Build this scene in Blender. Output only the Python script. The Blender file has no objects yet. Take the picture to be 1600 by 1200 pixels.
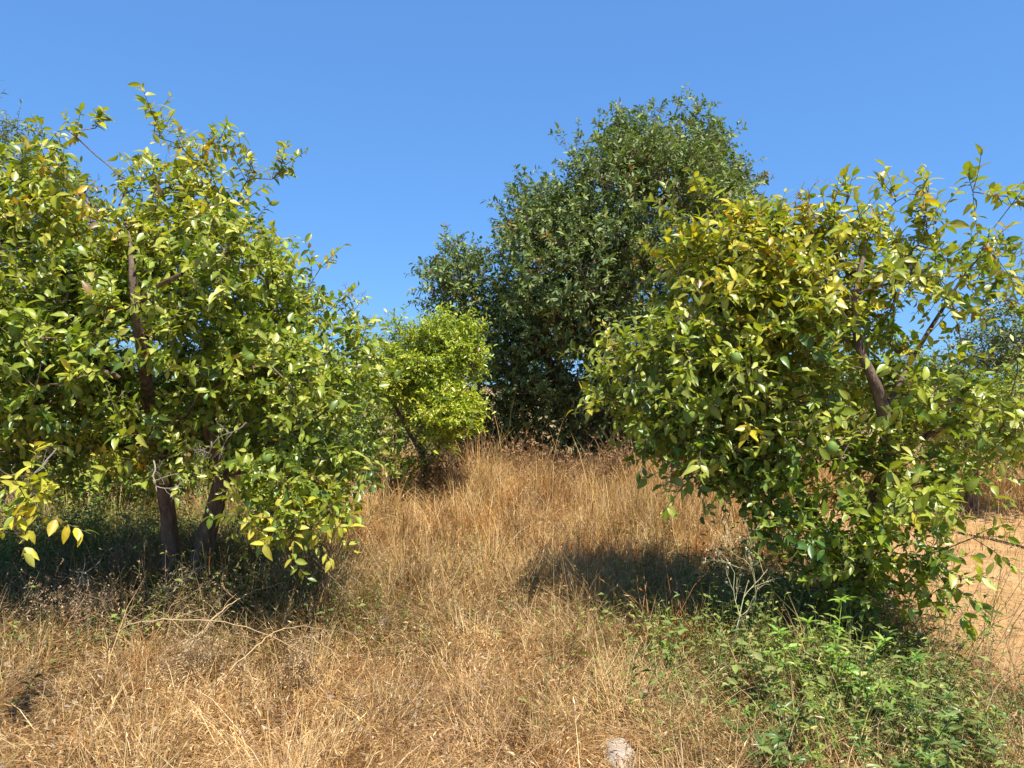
import bpy, math
import numpy as np
from mathutils import Vector

S = bpy.context.scene
COL = S.collection
R = math.radians

# ------------------------------------------------------------------ camera
F = 1142.0; CAMZ = 1.6
cam_d = bpy.data.cameras.new('camera'); cam = bpy.data.objects.new('camera', cam_d); COL.objects.link(cam)
cam.location = (0, 0, CAMZ); cam.rotation_euler = (R(90), 0, 0)
cam_d.sensor_width = 36; cam_d.lens = 36 * F / 1600; cam_d.clip_start = 0.05; cam_d.clip_end = 2000
S.camera = cam

# ------------------------------------------------------------------ sky, sun, exposure
SUN = np.array([0.27, -0.42, 1.0]); SUN = SUN / np.linalg.norm(SUN)
w = bpy.data.worlds.new('World'); S.world = w; w.use_nodes = True
nt = w.node_tree; bg = nt.nodes['Background']
sky = nt.nodes.new('ShaderNodeTexSky'); sky.sky_type = 'NISHITA'; sky.sun_disc = False
sky.sun_elevation = math.asin(SUN[2]); sky.sun_rotation = math.atan2(SUN[0], SUN[1])
sky.air_density = 1.0; sky.dust_density = 0.0; sky.ozone_density = 6.0; sky.altitude = 100
gm = nt.nodes.new('ShaderNodeGamma'); gm.inputs['Gamma'].default_value = 0.45
tn = nt.nodes.new('ShaderNodeVectorMath'); tn.operation = 'MULTIPLY'; tn.inputs[1].default_value = (0.62, 1.20, 2.06)
nt.links.new(sky.outputs[0], gm.inputs['Color']); nt.links.new(gm.outputs[0], tn.inputs[0]); nt.links.new(tn.outputs[0], bg.inputs[0]); bg.inputs[1].default_value = 0.13
ld = bpy.data.lights.new('sun', 'SUN'); ld.energy = 5.0; ld.angle = R(0.5); ld.color = (1.0, 0.96, 0.88)
lo = bpy.data.objects.new('sun', ld); COL.objects.link(lo); lo.location = (3, -4, 20)
lo.rotation_euler = Vector(-SUN).to_track_quat('-Z', 'Y').to_euler()
S.view_settings.view_transform = 'Standard'; S.view_settings.look = 'None'
S.view_settings.gamma = 1; S.view_settings.use_curve_mapping = False
S.view_settings.exposure = 0.78
S.render.engine = 'CYCLES'
S.cycles.use_denoising = True
S.cycles.max_bounces = 8; S.cycles.diffuse_bounces = 3; S.cycles.glossy_bounces = 2
S.cycles.transmission_bounces = 4; S.cycles.transparent_max_bounces = 4

rng = np.random.default_rng(7)

# ------------------------------------------------------------------ helpers
def P(px, py, d):
    return np.array([(px - 800) / F * d, d, CAMZ - (py - 600) / F * d])

def norm(a):
    return a / np.maximum(np.linalg.norm(a, axis=-1, keepdims=True), 1e-9)

def rvec(n):
    return norm(rng.normal(size=(n, 3)))

_T = np.random.default_rng(11).random((256, 256))
def vn(x, y, s=1.0, o=0):
    x = np.asarray(x, float) / s + 37.3 * (o + 1); y = np.asarray(y, float) / s + 91.7 * (o + 1)
    xi = np.floor(x).astype(int); yi = np.floor(y).astype(int)
    fx = x - xi; fy = y - yi; fx = fx * fx * (3 - 2 * fx); fy = fy * fy * (3 - 2 * fy)
    a = _T[xi % 256, yi % 256]; b = _T[(xi + 1) % 256, yi % 256]
    c = _T[xi % 256, (yi + 1) % 256]; d = _T[(xi + 1) % 256, (yi + 1) % 256]
    return (a * (1 - fx) + b * fx) * (1 - fy) + (c * (1 - fx) + d * fx) * fy
def fbm(x, y, s=1.0, o=0):
    return (vn(x, y, s, o) + .5 * vn(x, y, s / 2, o + 1) + .25 * vn(x, y, s / 4, o + 2)) / 1.75
def sst(a, b, x):
    t = np.clip((np.asarray(x, float) - a) / (b - a), 0, 1); return t * t * (3 - 2 * t)

def GZ(x, y):           # height of the ground
    x = np.asarray(x, float); y = np.asarray(y, float)
    near = np.exp(-((x / 25) ** 2 + ((y - 6) / 25) ** 2))
    return ((fbm(x, y, 2.6, 3) - .5) * 0.16 + (fbm(x, y, .7, 8) - .5) * 0.04) * near

def build(name, V, faces, mat, parent=None, col=None, smooth=True):
    """V (n,3); faces: list of int arrays (m,k)."""
    me = bpy.data.meshes.new(name)
    V = np.asarray(V, np.float32)
    me.vertices.add(len(V)); me.vertices.foreach_set('co', V.ravel())
    faces = [np.asarray(f, np.int32) for f in faces if len(f)]
    nl = sum(f.size for f in faces); npoly = sum(len(f) for f in faces)
    me.loops.add(nl); me.loops.foreach_set('vertex_index', np.concatenate([f.ravel() for f in faces]))
    me.polygons.add(npoly)
    ks = np.concatenate([np.full(len(f), f.shape[1], np.int32) for f in faces])
    st = np.concatenate([[0], np.cumsum(ks)[:-1]]).astype(np.int32)
    me.polygons.foreach_set('loop_start', st)
    me.polygons.foreach_set('use_smooth', np.full(npoly, smooth, bool))
    me.update(calc_edges=True)
    if col is not None:
        a = me.color_attributes.new('Col', 'FLOAT_COLOR', 'POINT')
        c = np.ones((len(V), 4), np.float32); c[:, :3] = col
        a.data.foreach_set('color', c.ravel())
    me.materials.append(mat)
    o = bpy.data.objects.new(name, me); COL.objects.link(o)
    if parent is not None:
        o.parent = parent
        o.location = -np.array(parent.location) if parent.type == 'EMPTY' else (0, 0, 0)
    return o

def tag(o, label=None, cat=None, group=None, kind=None):
    if label: o['label'] = label
    if cat: o['category'] = cat
    if group: o['group'] = group
    if kind: o['kind'] = kind
    return o

def empty(name, loc, label, cat, group=None):
    o = bpy.data.objects.new(name, None); COL.objects.link(o); o.location = tuple(float(v) for v in loc)
    o.empty_display_size = .2
    return tag(o, label, cat, group)

class Acc:
    """collects pieces of geometry with colours"""
    def __init__(s): s.V = []; s.F = {3: [], 4: []}; s.C = []; s.n = 0
    def add(s, V, F, C):
        V = V.reshape(-1, 3)
        for f in F:
            f = np.asarray(f)
            if len(f): s.F[f.shape[1]].append(f + s.n)
        s.V.append(V)
        C = np.asarray(C, float)
        s.C.append(np.broadcast_to(C, (len(V), 3)) if C.ndim == 1 else C)
        s.n += len(V)
    def make(s, name, mat, parent=None, smooth=True):
        fs = [np.concatenate(s.F[k]) for k in (3, 4) if s.F[k]]
        return build(name, np.concatenate(s.V), fs, mat, parent, np.concatenate(s.C), smooth)

# leaf templates: t along, s across, plus faces
T_BIG = (np.array([[0, 0], [.3, 0], [.62, 0], [1, 0], [.12, -.26], [.36, -.5], [.66, -.42], [.12, .26], [.36, .5], [.66, .42], [.86, -.2], [.86, .2]]),
         [np.array([[0, 1, 4], [0, 7, 1], [2, 3, 10], [2, 11, 3], [4, 1, 5], [1, 7, 8], [6, 2, 10], [2, 9, 11]]),
          np.array([[1, 2, 6, 5], [1, 8, 9, 2]])])
T_MED = (np.array([[0, 0], [.5, 0], [1, 0], [.28, -.42], [.7, -.42], [.28, .42], [.7, .42]]),
         [np.array([[0, 1, 3], [0, 5, 1], [1, 2, 4], [1, 6, 2], [3, 1, 4], [5, 6, 1]])])
T_SML = (np.array([[0, 0], [.45, -.5], [1, 0], [.45, .5]]), [np.array([[0, 1, 2], [0, 2, 3]])])

def leaves(acc, pos, d, n, L, W, C, tpl, curl=.18, fold=.22):
    N = len(pos)
    if N == 0: return
    d = norm(d); b = norm(np.cross(d, n)); n = np.cross(b, d)
    t = tpl[0][:, 0]; s = tpl[0][:, 1]
    L = np.broadcast_to(L, (N,)); W = np.broadcast_to(W, (N,)); curl = np.broadcast_to(curl, (N,))
    z = L[:, None] * (-curl[:, None] * t[None] ** 2) + W[:, None] * fold * np.abs(s)[None] * 1.2
    V = pos[:, None] + d[:, None] * (L[:, None] * t[None])[..., None] + n[:, None] * z[..., None] + b[:, None] * (W[:, None] * s[None])[..., None]
    k = len(t); off = (np.arange(N) * k)
    F = [(f[None] + off[:, None, None]).reshape(-1, f.shape[1]) for f in tpl[1]]
    vein = np.tile(np.where(np.abs(s) < .01, 1.18, .94) if k > 4 else np.ones(k), N)[:, None]     # paler midrib
    acc.add(V, F, np.repeat(C, k, axis=0) * vein)

def tube(acc, pts, rad, sides=6, C=(1, 1, 1)):
    pts = np.asarray(pts, float); m = len(pts)
    if m < 2: return
    rad = np.broadcast_to(rad, (m,))
    if sides == 8: sides = 14
    t = norm(np.gradient(pts, axis=0))
    ref = np.array([1., 0, 0]) if abs(t[0][0]) < .7 else np.array([0, 1., 0])
    u = np.zeros_like(t); u[0] = norm(np.cross(t[0], ref))
    for i in range(1, m):
        v = u[i - 1] - t[i] * np.dot(u[i - 1], t[i]); u[i] = v / max(np.linalg.norm(v), 1e-9)
    v = np.cross(t, u)
    a = np.arange(sides) / sides * 2 * math.pi
    R_ = np.repeat(rad[:, None], sides, 1)
    if sides == 14:
        sx = np.cos(a)[None] * 1.3 + pts[:, :1] * 3; sy = np.sin(a)[None] * 1.3 + pts[:, 2:3] * 5
        R_ = R_ * (1 + .30 * (fbm(sx, sy, .55, 200) - .5) + .22 * (vn(sx, sy, .16, 210) - .5))
    V = pts[:, None] + R_[..., None] * (u[:, None] * np.cos(a)[None, :, None] + v[:, None] * np.sin(a)[None, :, None])
    i = np.arange(m - 1)[:, None] * sides; j = np.arange(sides)[None]; j2 = (j + 1) % sides
    Fq = np.stack([i + j, i + j2, i + sides + j2, i + sides + j], -1).reshape(-1, 4)
    acc.add(V, [Fq], C)

def multi_tubes(acc, Pn, rad, sides, C):
    """many equal-length polylines at once: Pn (N,m,3), rad (N,m)"""
    N, m, _ = Pn.shape
    if N == 0: return
    t = norm(np.gradient(Pn, axis=1))
    ref = np.where(np.abs(t[..., 2:3]) < .9, np.array([0, 0, 1.]), np.array([1., 0, 0]))
    u = norm(np.cross(t, ref)); v = np.cross(t, u)
    a = np.arange(sides) / sides * 2 * math.pi
    V = Pn[:, :, None] + rad[..., None, None] * (u[:, :, None] * np.cos(a)[None, None, :, None] + v[:, :, None] * np.sin(a)[None, None, :, None])
    i = np.arange(m - 1)[:, None] * sides; j = np.arange(sides)[None]; j2 = (j + 1) % sides
    f = np.stack([i + j, i + j2, i + sides + j2, i + sides + j], -1).reshape(-1, 4)
    Fq = (f[None] + (np.arange(N) * m * sides)[:, None, None]).reshape(-1, 4)
    C = np.asarray(C, float)
    acc.add(V, [Fq], C if C.ndim == 1 else np.repeat(C, m * sides, axis=0))

# ------------------------------------------------------------------ materials
def mat_new(name):
    m = bpy.data.materials.new(name); m.use_nodes = True
    nt = m.node_tree; nt.nodes.clear()
    return m, nt, nt.nodes.new('ShaderNodeOutputMaterial')

def leaf_mat(name, rough=.42, spec=.5, trans=.3, back=.35, tint=(1.1, 1.25, .35)):
    m, nt, out = mat_new(name); N = nt.nodes.new; Lk = nt.links.new
    at = N('ShaderNodeAttribute'); at.attribute_name = 'Col'
    geo = N('ShaderNodeNewGeometry')
    nz = N('ShaderNodeTexNoise'); nz.inputs['Scale'].default_value = 60; nz.inputs['Detail'].default_value = 2
    tc = N('ShaderNodeTexCoord'); Lk(tc.outputs['Object'], nz.inputs['Vector'])
    mr = N('ShaderNodeMapRange'); mr.inputs['To Min'].default_value = .72; mr.inputs['To Max'].default_value = 1.28
    Lk(nz.outputs['Fac'], mr.inputs['Value'])
    mul = N('ShaderNodeVectorMath'); mul.operation = 'SCALE'; Lk(at.outputs['Color'], mul.inputs[0]); Lk(mr.outputs[0], mul.inputs['Scale'])
    mx = N('ShaderNodeMix'); mx.data_type = 'RGBA'
    mb = N('ShaderNodeMath'); mb.operation = 'MULTIPLY'; mb.inputs[1].default_value = back; Lk(geo.outputs['Backfacing'], mb.inputs[0])
    Lk(mb.outputs[0], mx.inputs[0]); Lk(mul.outputs[0], mx.inputs[6]); mx.inputs[7].default_value = (.34, .42, .13, 1)
    pb = N('ShaderNodeBsdfPrincipled'); pb.inputs['Roughness'].default_value = rough
    pb.inputs['Specular IOR Level'].default_value = spec
    Lk(mx.outputs[2], pb.inputs['Base Color'])
    tr = N('ShaderNodeBsdfTranslucent')
    tm = N('ShaderNodeVectorMath'); tm.operation = 'MULTIPLY'; tm.inputs[1].default_value = tint
    Lk(mul.outputs[0], tm.inputs[0]); Lk(tm.outputs[0], tr.inputs[0])
    ms = N('ShaderNodeMixShader'); ms.inputs[0].default_value = trans
    Lk(pb.outputs[0], ms.inputs[1]); Lk(tr.outputs[0], ms.inputs[2]); Lk(ms.outputs[0], out.inputs[0])
    return m

def wood_mat(name, c1, c2, scale=18, bump=.5):
    m, nt, out = mat_new(name); N = nt.nodes.new; Lk = nt.links.new
    tc = N('ShaderNodeTexCoord'); mp = N('ShaderNodeMapping'); mp.inputs['Scale'].default_value = (1, 1, .3)
    Lk(tc.outputs['Object'], mp.inputs['Vector'])
    nz = N('ShaderNodeTexNoise'); nz.inputs['Scale'].default_value = scale; nz.inputs['Detail'].default_value = 6; nz.inputs['Roughness'].default_value = .7
    Lk(mp.outputs[0], nz.inputs['Vector'])
    cr = N('ShaderNodeValToRGB'); cr.color_ramp.elements[0].color = (*c1, 1); cr.color_ramp.elements[1].color = (*c2, 1)
    cr.color_ramp.elements[0].position = .35; cr.color_ramp.elements[1].position = .68
    Lk(nz.outputs['Fac'], cr.inputs[0])
    n2 = N('ShaderNodeTexNoise'); n2.inputs['Scale'].default_value = scale * 4; n2.inputs['Detail'].default_value = 4; Lk(mp.outputs[0], n2.inputs['Vector'])
    bp = N('ShaderNodeBump'); bp.inputs['Strength'].default_value = bump; bp.inputs['Distance'].default_value = .01; Lk(n2.outputs['Fac'], bp.inputs['Height'])
    pb = N('ShaderNodeBsdfPrincipled'); pb.inputs['Roughness'].default_value = .85
    Lk(cr.outputs[0], pb.inputs['Base Color']); Lk(bp.outputs[0], pb.inputs['Normal']); Lk(pb.outputs[0], out.inputs[0])
    return m

def soil_mat(name, stops, scale=1.2, bump=.6, fine=40):
    m, nt, out = mat_new(name); N = nt.nodes.new; Lk = nt.links.new
    tc = N('ShaderNodeTexCoord')
    nz = N('ShaderNodeTexNoise'); nz.inputs['Scale'].default_value = scale; nz.inputs['Detail'].default_value = 12; nz.inputs['Roughness'].default_value = .72
    Lk(tc.outputs['Object'], nz.inputs['Vector'])
    cr = N('ShaderNodeValToRGB'); e = cr.color_ramp.elements
    while len(e) < len(stops): e.new(.5)
    for k, (p, c) in enumerate(stops): e[k].position = p; e[k].color = (*c, 1)
    Lk(nz.outputs['Fac'], cr.inputs[0])
    n2 = N('ShaderNodeTexNoise'); n2.inputs['Scale'].default_value = fine; n2.inputs['Detail'].default_value = 8; n2.inputs['Roughness'].default_value = .7
    Lk(tc.outputs['Object'], n2.inputs['Vector'])
    mr = N('ShaderNodeMapRange'); mr.inputs['From Min'].default_value = .3; mr.inputs['From Max'].default_value = .7
    mr.inputs['To Min'].default_value = .75; mr.inputs['To Max'].default_value = 1.2; Lk(n2.outputs['Fac'], mr.inputs['Value'])
    mul = N('ShaderNodeVectorMath'); mul.operation = 'SCALE'; Lk(cr.outputs[0], mul.inputs[0]); Lk(mr.outputs[0], mul.inputs['Scale'])
    bp = N('ShaderNodeBump'); bp.inputs['Strength'].default_value = bump; bp.inputs['Distance'].default_value = .03; Lk(n2.outputs['Fac'], bp.inputs['Height'])
    pb = N('ShaderNodeBsdfPrincipled'); pb.inputs['Roughness'].default_value = .95; pb.inputs['Specular IOR Level'].default_value = .2
    Lk(mul.outputs[0], pb.inputs['Base Color']); Lk(bp.outputs[0], pb.inputs['Normal']); Lk(pb.outputs[0], out.inputs[0])
    return m

def plain_mat(name, c, rough=.5, spec=.5):
    m, nt, out = mat_new(name); N = nt.nodes.new; Lk = nt.links.new
    tc = N('ShaderNodeTexCoord'); nz = N('ShaderNodeTexNoise'); nz.inputs['Scale'].default_value = 90; Lk(tc.outputs['Object'], nz.inputs['Vector'])
    mr = N('ShaderNodeMapRange'); mr.inputs['To Min'].default_value = .8; mr.inputs['To Max'].default_value = 1.2; Lk(nz.outputs['Fac'], mr.inputs['Value'])
    mul = N('ShaderNodeVectorMath'); mul.operation = 'SCALE'; mul.inputs[0].default_value = c; Lk(mr.outputs[0], mul.inputs['Scale'])
    pb = N('ShaderNodeBsdfPrincipled'); pb.inputs['Roughness'].default_value = rough; pb.inputs['Specular IOR Level'].default_value = spec
    Lk(mul.outputs[0], pb.inputs['Base Color']); Lk(pb.outputs[0], out.inputs[0])
    return m

M_CIT = leaf_mat('citrus_leaf', rough=.36, spec=.5, back=.28, trans=.34, tint=(1.25, 1.3, .3))
M_DARK = leaf_mat('evergreen_leaf', rough=.5, spec=.25, trans=.22, back=.12)
M_DULL = leaf_mat('dull_leaf', rough=.65, spec=.18, trans=.25, back=.25)
M_GRASS = leaf_mat('grass_blade', rough=.65, spec=.25, trans=.28, back=0, tint=(1.1, 1.0, .75))
M_STALK = leaf_mat('stalk', rough=.8, spec=.2, trans=.0, back=0)
M_BARK = wood_mat('citrus_bark', (.065, .04, .026), (.25, .17, .11), 26, 1.0)
M_BARKG = wood_mat('grey_bark', (.12, .10, .08), (.32, .27, .21))
def far_field(m):       # beyond the orchard the ground is a dry stubble field
    nt = m.node_tree; N = nt.nodes.new; Lk = nt.links.new
    pb = [n for n in nt.nodes if n.type == 'BSDF_PRINCIPLED'][0]; src = pb.inputs['Base Color'].links[0].from_socket
    geo = N('ShaderNodeNewGeometry'); ln = N('ShaderNodeVectorMath'); ln.operation = 'LENGTH'; Lk(geo.outputs['Position'], ln.inputs[0])
    mr = N('ShaderNodeMapRange'); mr.inputs['From Min'].default_value = 11; mr.inputs['From Max'].default_value = 17; Lk(ln.outputs['Value'], mr.inputs['Value'])
    nz = N('ShaderNodeTexNoise'); nz.inputs['Scale'].default_value = .35; nz.inputs['Detail'].default_value = 10; nz.inputs['Roughness'].default_value = .75
    Lk(geo.outputs['Position'], nz.inputs['Vector']); cr = N('ShaderNodeValToRGB'); cr.color_ramp.elements[0].color = (.22, .15, .06, 1); cr.color_ramp.elements[1].color = (.42, .29, .12, 1)
    cr.color_ramp.elements[0].position = .38; cr.color_ramp.elements[1].position = .62; Lk(nz.outputs['Fac'], cr.inputs[0])
    mx = N('ShaderNodeMix'); mx.data_type = 'RGBA'; Lk(mr.outputs[0], mx.inputs[0]); Lk(src, mx.inputs[6]); Lk(cr.outputs[0], mx.inputs[7]); Lk(mx.outputs[2], pb.inputs['Base Color'])
    return m
M_SOIL = soil_mat('soil', [(.3, (.16, .085, .04)), (.5, (.32, .18, .09)), (.7, (.45, .27, .14))])
M_PATH = soil_mat('path_soil', [(.3, (.36, .195, .075)), (.5, (.47, .275, .11)), (.72, (.57, .36, .17))], scale=1.6, bump=.9, fine=16)
M_STONE = soil_mat('pale_stone', [(.3, (.34, .27, .2)), (.5, (.5, .42, .33)), (.7, (.6, .52, .43))], scale=9, fine=60)
M_HOSE = plain_mat('black_hose', (.03, .028, .026), .6, .4)
M_LEMG = plain_mat('green_fruit', (.15, .22, .04), .6, .25)
M_LEMY = plain_mat('yellow_fruit', (.65, .42, .03), .4, .5)

# ------------------------------------------------------------------ ground
def path_x(y): return 2.62 + .12 * np.sin(y * .9) + .10 * np.sin(y * 2.3 + 1) + .02 * (y - 5)

def gridmesh(xs, ys, zoff=0.0):
    X, Y = np.meshgrid(xs, ys); V = np.stack([X, Y, GZ(X, Y) + zoff], -1).reshape(-1, 3)
    nx = len(xs); i = np.arange(len(ys) - 1)[:, None] * nx; j = np.arange(nx - 1)[None]
    return V, np.stack([i + j, i + j + 1, i + nx + j + 1, i + nx + j], -1).reshape(-1, 4)
far = np.array([30, 45, 70, 110, 180, 300, 500, 900.])
xs = np.concatenate([-far[::-1], np.arange(-18, 18.01, .15), far])
ys = np.concatenate([-far[::-1], np.arange(-6, 24.01, .15), far])
V, Fq = gridmesh(xs, ys)
tag(build('ground', V, [Fq], far_field(M_SOIL)), kind='structure')
# dirt track along the right
vs = np.arange(-6, 24, .12); us = np.linspace(0, 1, 34)
U, Vv = np.meshgrid(us, vs)
x0 = path_x(Vv) + (vn(Vv * 0, Vv, .35, 5) - .5) * .25; x1 = x0 * 0 + 6.6 + .3 * np.sin(Vv * .7)
X = x0 + (x1 - x0) * U
Z = GZ(X, Vv) + .014 - .01 * (np.abs(U - .5) > .47)
Vp = np.stack([X, Vv, Z], -1).reshape(-1, 3); nx = len(us)
i = np.arange(len(vs) - 1)[:, None] * nx; j = np.arange(nx - 1)[None]
tag(build('dirt_track', Vp, [np.stack([i + j, i + j + 1, i + nx + j + 1, i + nx + j], -1).reshape(-1, 4)], M_PATH), kind='structure')

# ------------------------------------------------------------------ trees
def grow(trunks, anchors, step=.12, path_w=.12):
    """skeleton: trunk polylines [(x,y,z,r)...] then every anchor joins the nearest wood"""
    cap = 200000
    pos = np.zeros((cap, 3)); par = np.full(cap, -1); plen = np.zeros(cap); rad = np.zeros(cap); n = 0
    for k, tr in enumerate(trunks):
        tr = np.asarray(tr, float)
        pts = []
        for a in range(len(tr) - 1):     # catmull-rom
            p0 = tr[max(a - 1, 0)]; p1 = tr[a]; p2 = tr[a + 1]; p3 = tr[min(a + 2, len(tr) - 1)]
            m = max(2, int(np.linalg.norm(p2[:3] - p1[:3]) / step))
            for t in np.arange(m) / m:
                pts.append(.5 * ((2 * p1) + (-p0 + p2) * t + (2 * p0 - 5 * p1 + 4 * p2 - p3) * t * t + (-p0 + 3 * p1 - 3 * p2 + p3) * t ** 3))
        pts.append(tr[-1]); pts = np.array(pts)
        for q, p in enumerate(pts):
            if q == 0 and n > 0: pr = int(np.argmin(np.linalg.norm(pos[:n] - p[:3], axis=1)))
            elif q == 0: pr = -1
            else: pr = n - 1
            pos[n] = p[:3]; par[n] = pr; rad[n] = p[3]
            plen[n] = 0 if pr < 0 else plen[pr] + np.linalg.norm(pos[n] - pos[pr])
            n += 1
    ntr = n
    dmin = np.array([np.min(np.linalg.norm(pos[:n] - a, axis=1)) for a in anchors])
    tipn = np.zeros(len(anchors), int)
    for ai in np.argsort(dmin):
        a = anchors[ai]
        d = np.linalg.norm(pos[:n] - a, axis=1)
        below = np.maximum(0, pos[:n, 2] - a[2]) * .5
        j = int(np.argmin(d + path_w * plen[:n] + below)); D = d[j]
        if D < .02: tipn[ai] = j; continue
        pj = par[j]
        tg = norm(pos[j] - pos[pj]) if pj >= 0 else np.array([0, 0, 1.])
        c = pos[j] + tg * D * .3 + np.array([0, 0, .12]) * D
        m = max(2, int(D / step)); pr = j
        for q in range(1, m + 1):
            t = q / m
            p = pos[j] * (1 - t) ** 2 + 2 * c * t * (1 - t) + a * t * t
            if q < m: p = p + rng.normal(size=3) * .07 * step
            pos[n] = p; par[n] = pr; plen[n] = plen[pr] + np.linalg.norm(p - pos[pr]); pr = n; n += 1
        tipn[ai] = n - 1
    return pos[:n].copy(), par[:n].copy(), rad[:n].copy(), tipn, ntr

def wood(acc, pos, par, rad, ntr, r0=.0035, expo=.44, rmax=.05):
    n = len(pos); cnt = np.zeros(n); kids = [[] for _ in range(n)]
    for i in range(n):
        if par[i] >= 0: kids[par[i]].append(i)
    for i in range(n - 1, -1, -1):
        if not kids[i]: cnt[i] = 1
        if par[i] >= 0: cnt[par[i]] += cnt[i]
    # cnt order: children always have larger index
    r = np.minimum(r0 * cnt ** expo, rmax)
    r[:ntr] = np.maximum(rad[:ntr], r[:ntr] * .0 + rad[:ntr])
    r[:ntr] *= 1 + .10 * np.sin(pos[:ntr, 2] * 17) * rng.random(ntr)
    started = []
    roots = [i for i in range(n) if par[i] < 0]
    stack = [(i, None) for i in roots]
    while stack:
        i, p = stack.pop()
        ch = [p] if p is not None else []
        ch.append(i)
        while kids[i]:
            ks = sorted(kids[i], key=lambda q: -(cnt[q] + (1e6 if (q < ntr and i < ntr and q == i + 1) else 0)))
            for q in ks[1:]: stack.append((q, i))
            i = ks[0]; ch.append(i)
        rr = r[ch].copy()
        if p is not None: rr[0] = rr[1]
        tube(acc, pos[ch], rr, 8 if rr.max() > .025 else (5 if rr.max() > .008 else 3))
    return r, cnt

def blob_points(blobs, gap=.0, seed=0):
    """anchors in a union of ellipsoids; blob = (px,py,depth, rx_px,ry_px,rd_m, n [,palette])"""
    A = []; C = []; B = []
    for bi, b in enumerate(blobs):
        c = P(*b[:3]); rx = b[3] / F * b[2]; rz = b[4] / F * b[2]; ry = b[5]; n = b[6]
        m = int(n * 1.0)
        u = rvec(m); r = rng.random(m) ** .42
        p = c + u * r[:, None] * np.array([rx, ry, rz])
        k = np.ones(m, bool)
        if gap > 0:
            g = vn(p[:, 0] + p[:, 1] * .7, p[:, 2] - p[:, 1] * .4, .42, 20 + seed)
            k = g > gap * (.5 + .8 * rng.random(m))
        k &= p[:, 2] > .12
        A.append(p[k]); C.append(u[k]); B.append(np.full(k.sum(), bi))
    return np.concatenate(A), np.concatenate(C), np.concatenate(B)

def pal(kind, n, rs):
    """per-shoot then per-leaf colour; base albedos of the leaf itself"""
    tabs = {
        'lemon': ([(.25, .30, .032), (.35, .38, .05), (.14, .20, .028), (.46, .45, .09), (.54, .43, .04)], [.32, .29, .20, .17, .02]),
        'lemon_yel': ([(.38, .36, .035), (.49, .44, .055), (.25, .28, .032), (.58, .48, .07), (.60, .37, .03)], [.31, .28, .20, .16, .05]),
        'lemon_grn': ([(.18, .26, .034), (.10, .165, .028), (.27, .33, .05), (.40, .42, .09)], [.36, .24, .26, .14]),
        'lemon_hot': ([(.48, .47, .045), (.58, .52, .07), (.33, .38, .045), (.63, .48, .04)], [.33, .29, .2, .18]),
        'gold': ([(.58, .45, .04), (.52, .45, .05), (.38, .39, .04), (.62, .37, .03), (.27, .31, .04)], [.26, .26, .24, .06, .18]),
        'carob': ([(.15, .195, .06), (.21, .25, .08), (.085, .125, .042), (.29, .32, .11), (.32, .21, .08)], [.36, .28, .20, .14, .02]),
        'carob_lit': ([(.09, .14, .035), (.13, .18, .045), (.06, .10, .03), (.20, .2, .06)], [.4, .3, .2, .1]),
        'shrub': ([(.36, .42, .03), (.48, .50, .045), (.24, .32, .03), (.58, .52, .05)], [.4, .3, .2, .1]),
        'olive': ([(.13, .17, .06), (.19, .22, .08), (.08, .12, .04), (.26, .21, .11)], [.4, .3, .22, .08]),
        'far': ([(.16, .19, .10), (.20, .23, .12), (.12, .15, .08)], [.4, .3, .3]),
    }
    cols, wts = tabs[kind]; cols = np.array(cols) * np.array([.90, .93, .85]); wts = np.array(wts) / sum(wts)
    i = rs.choice(len(cols), n, p=wts)
    return cols[i]

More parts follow.
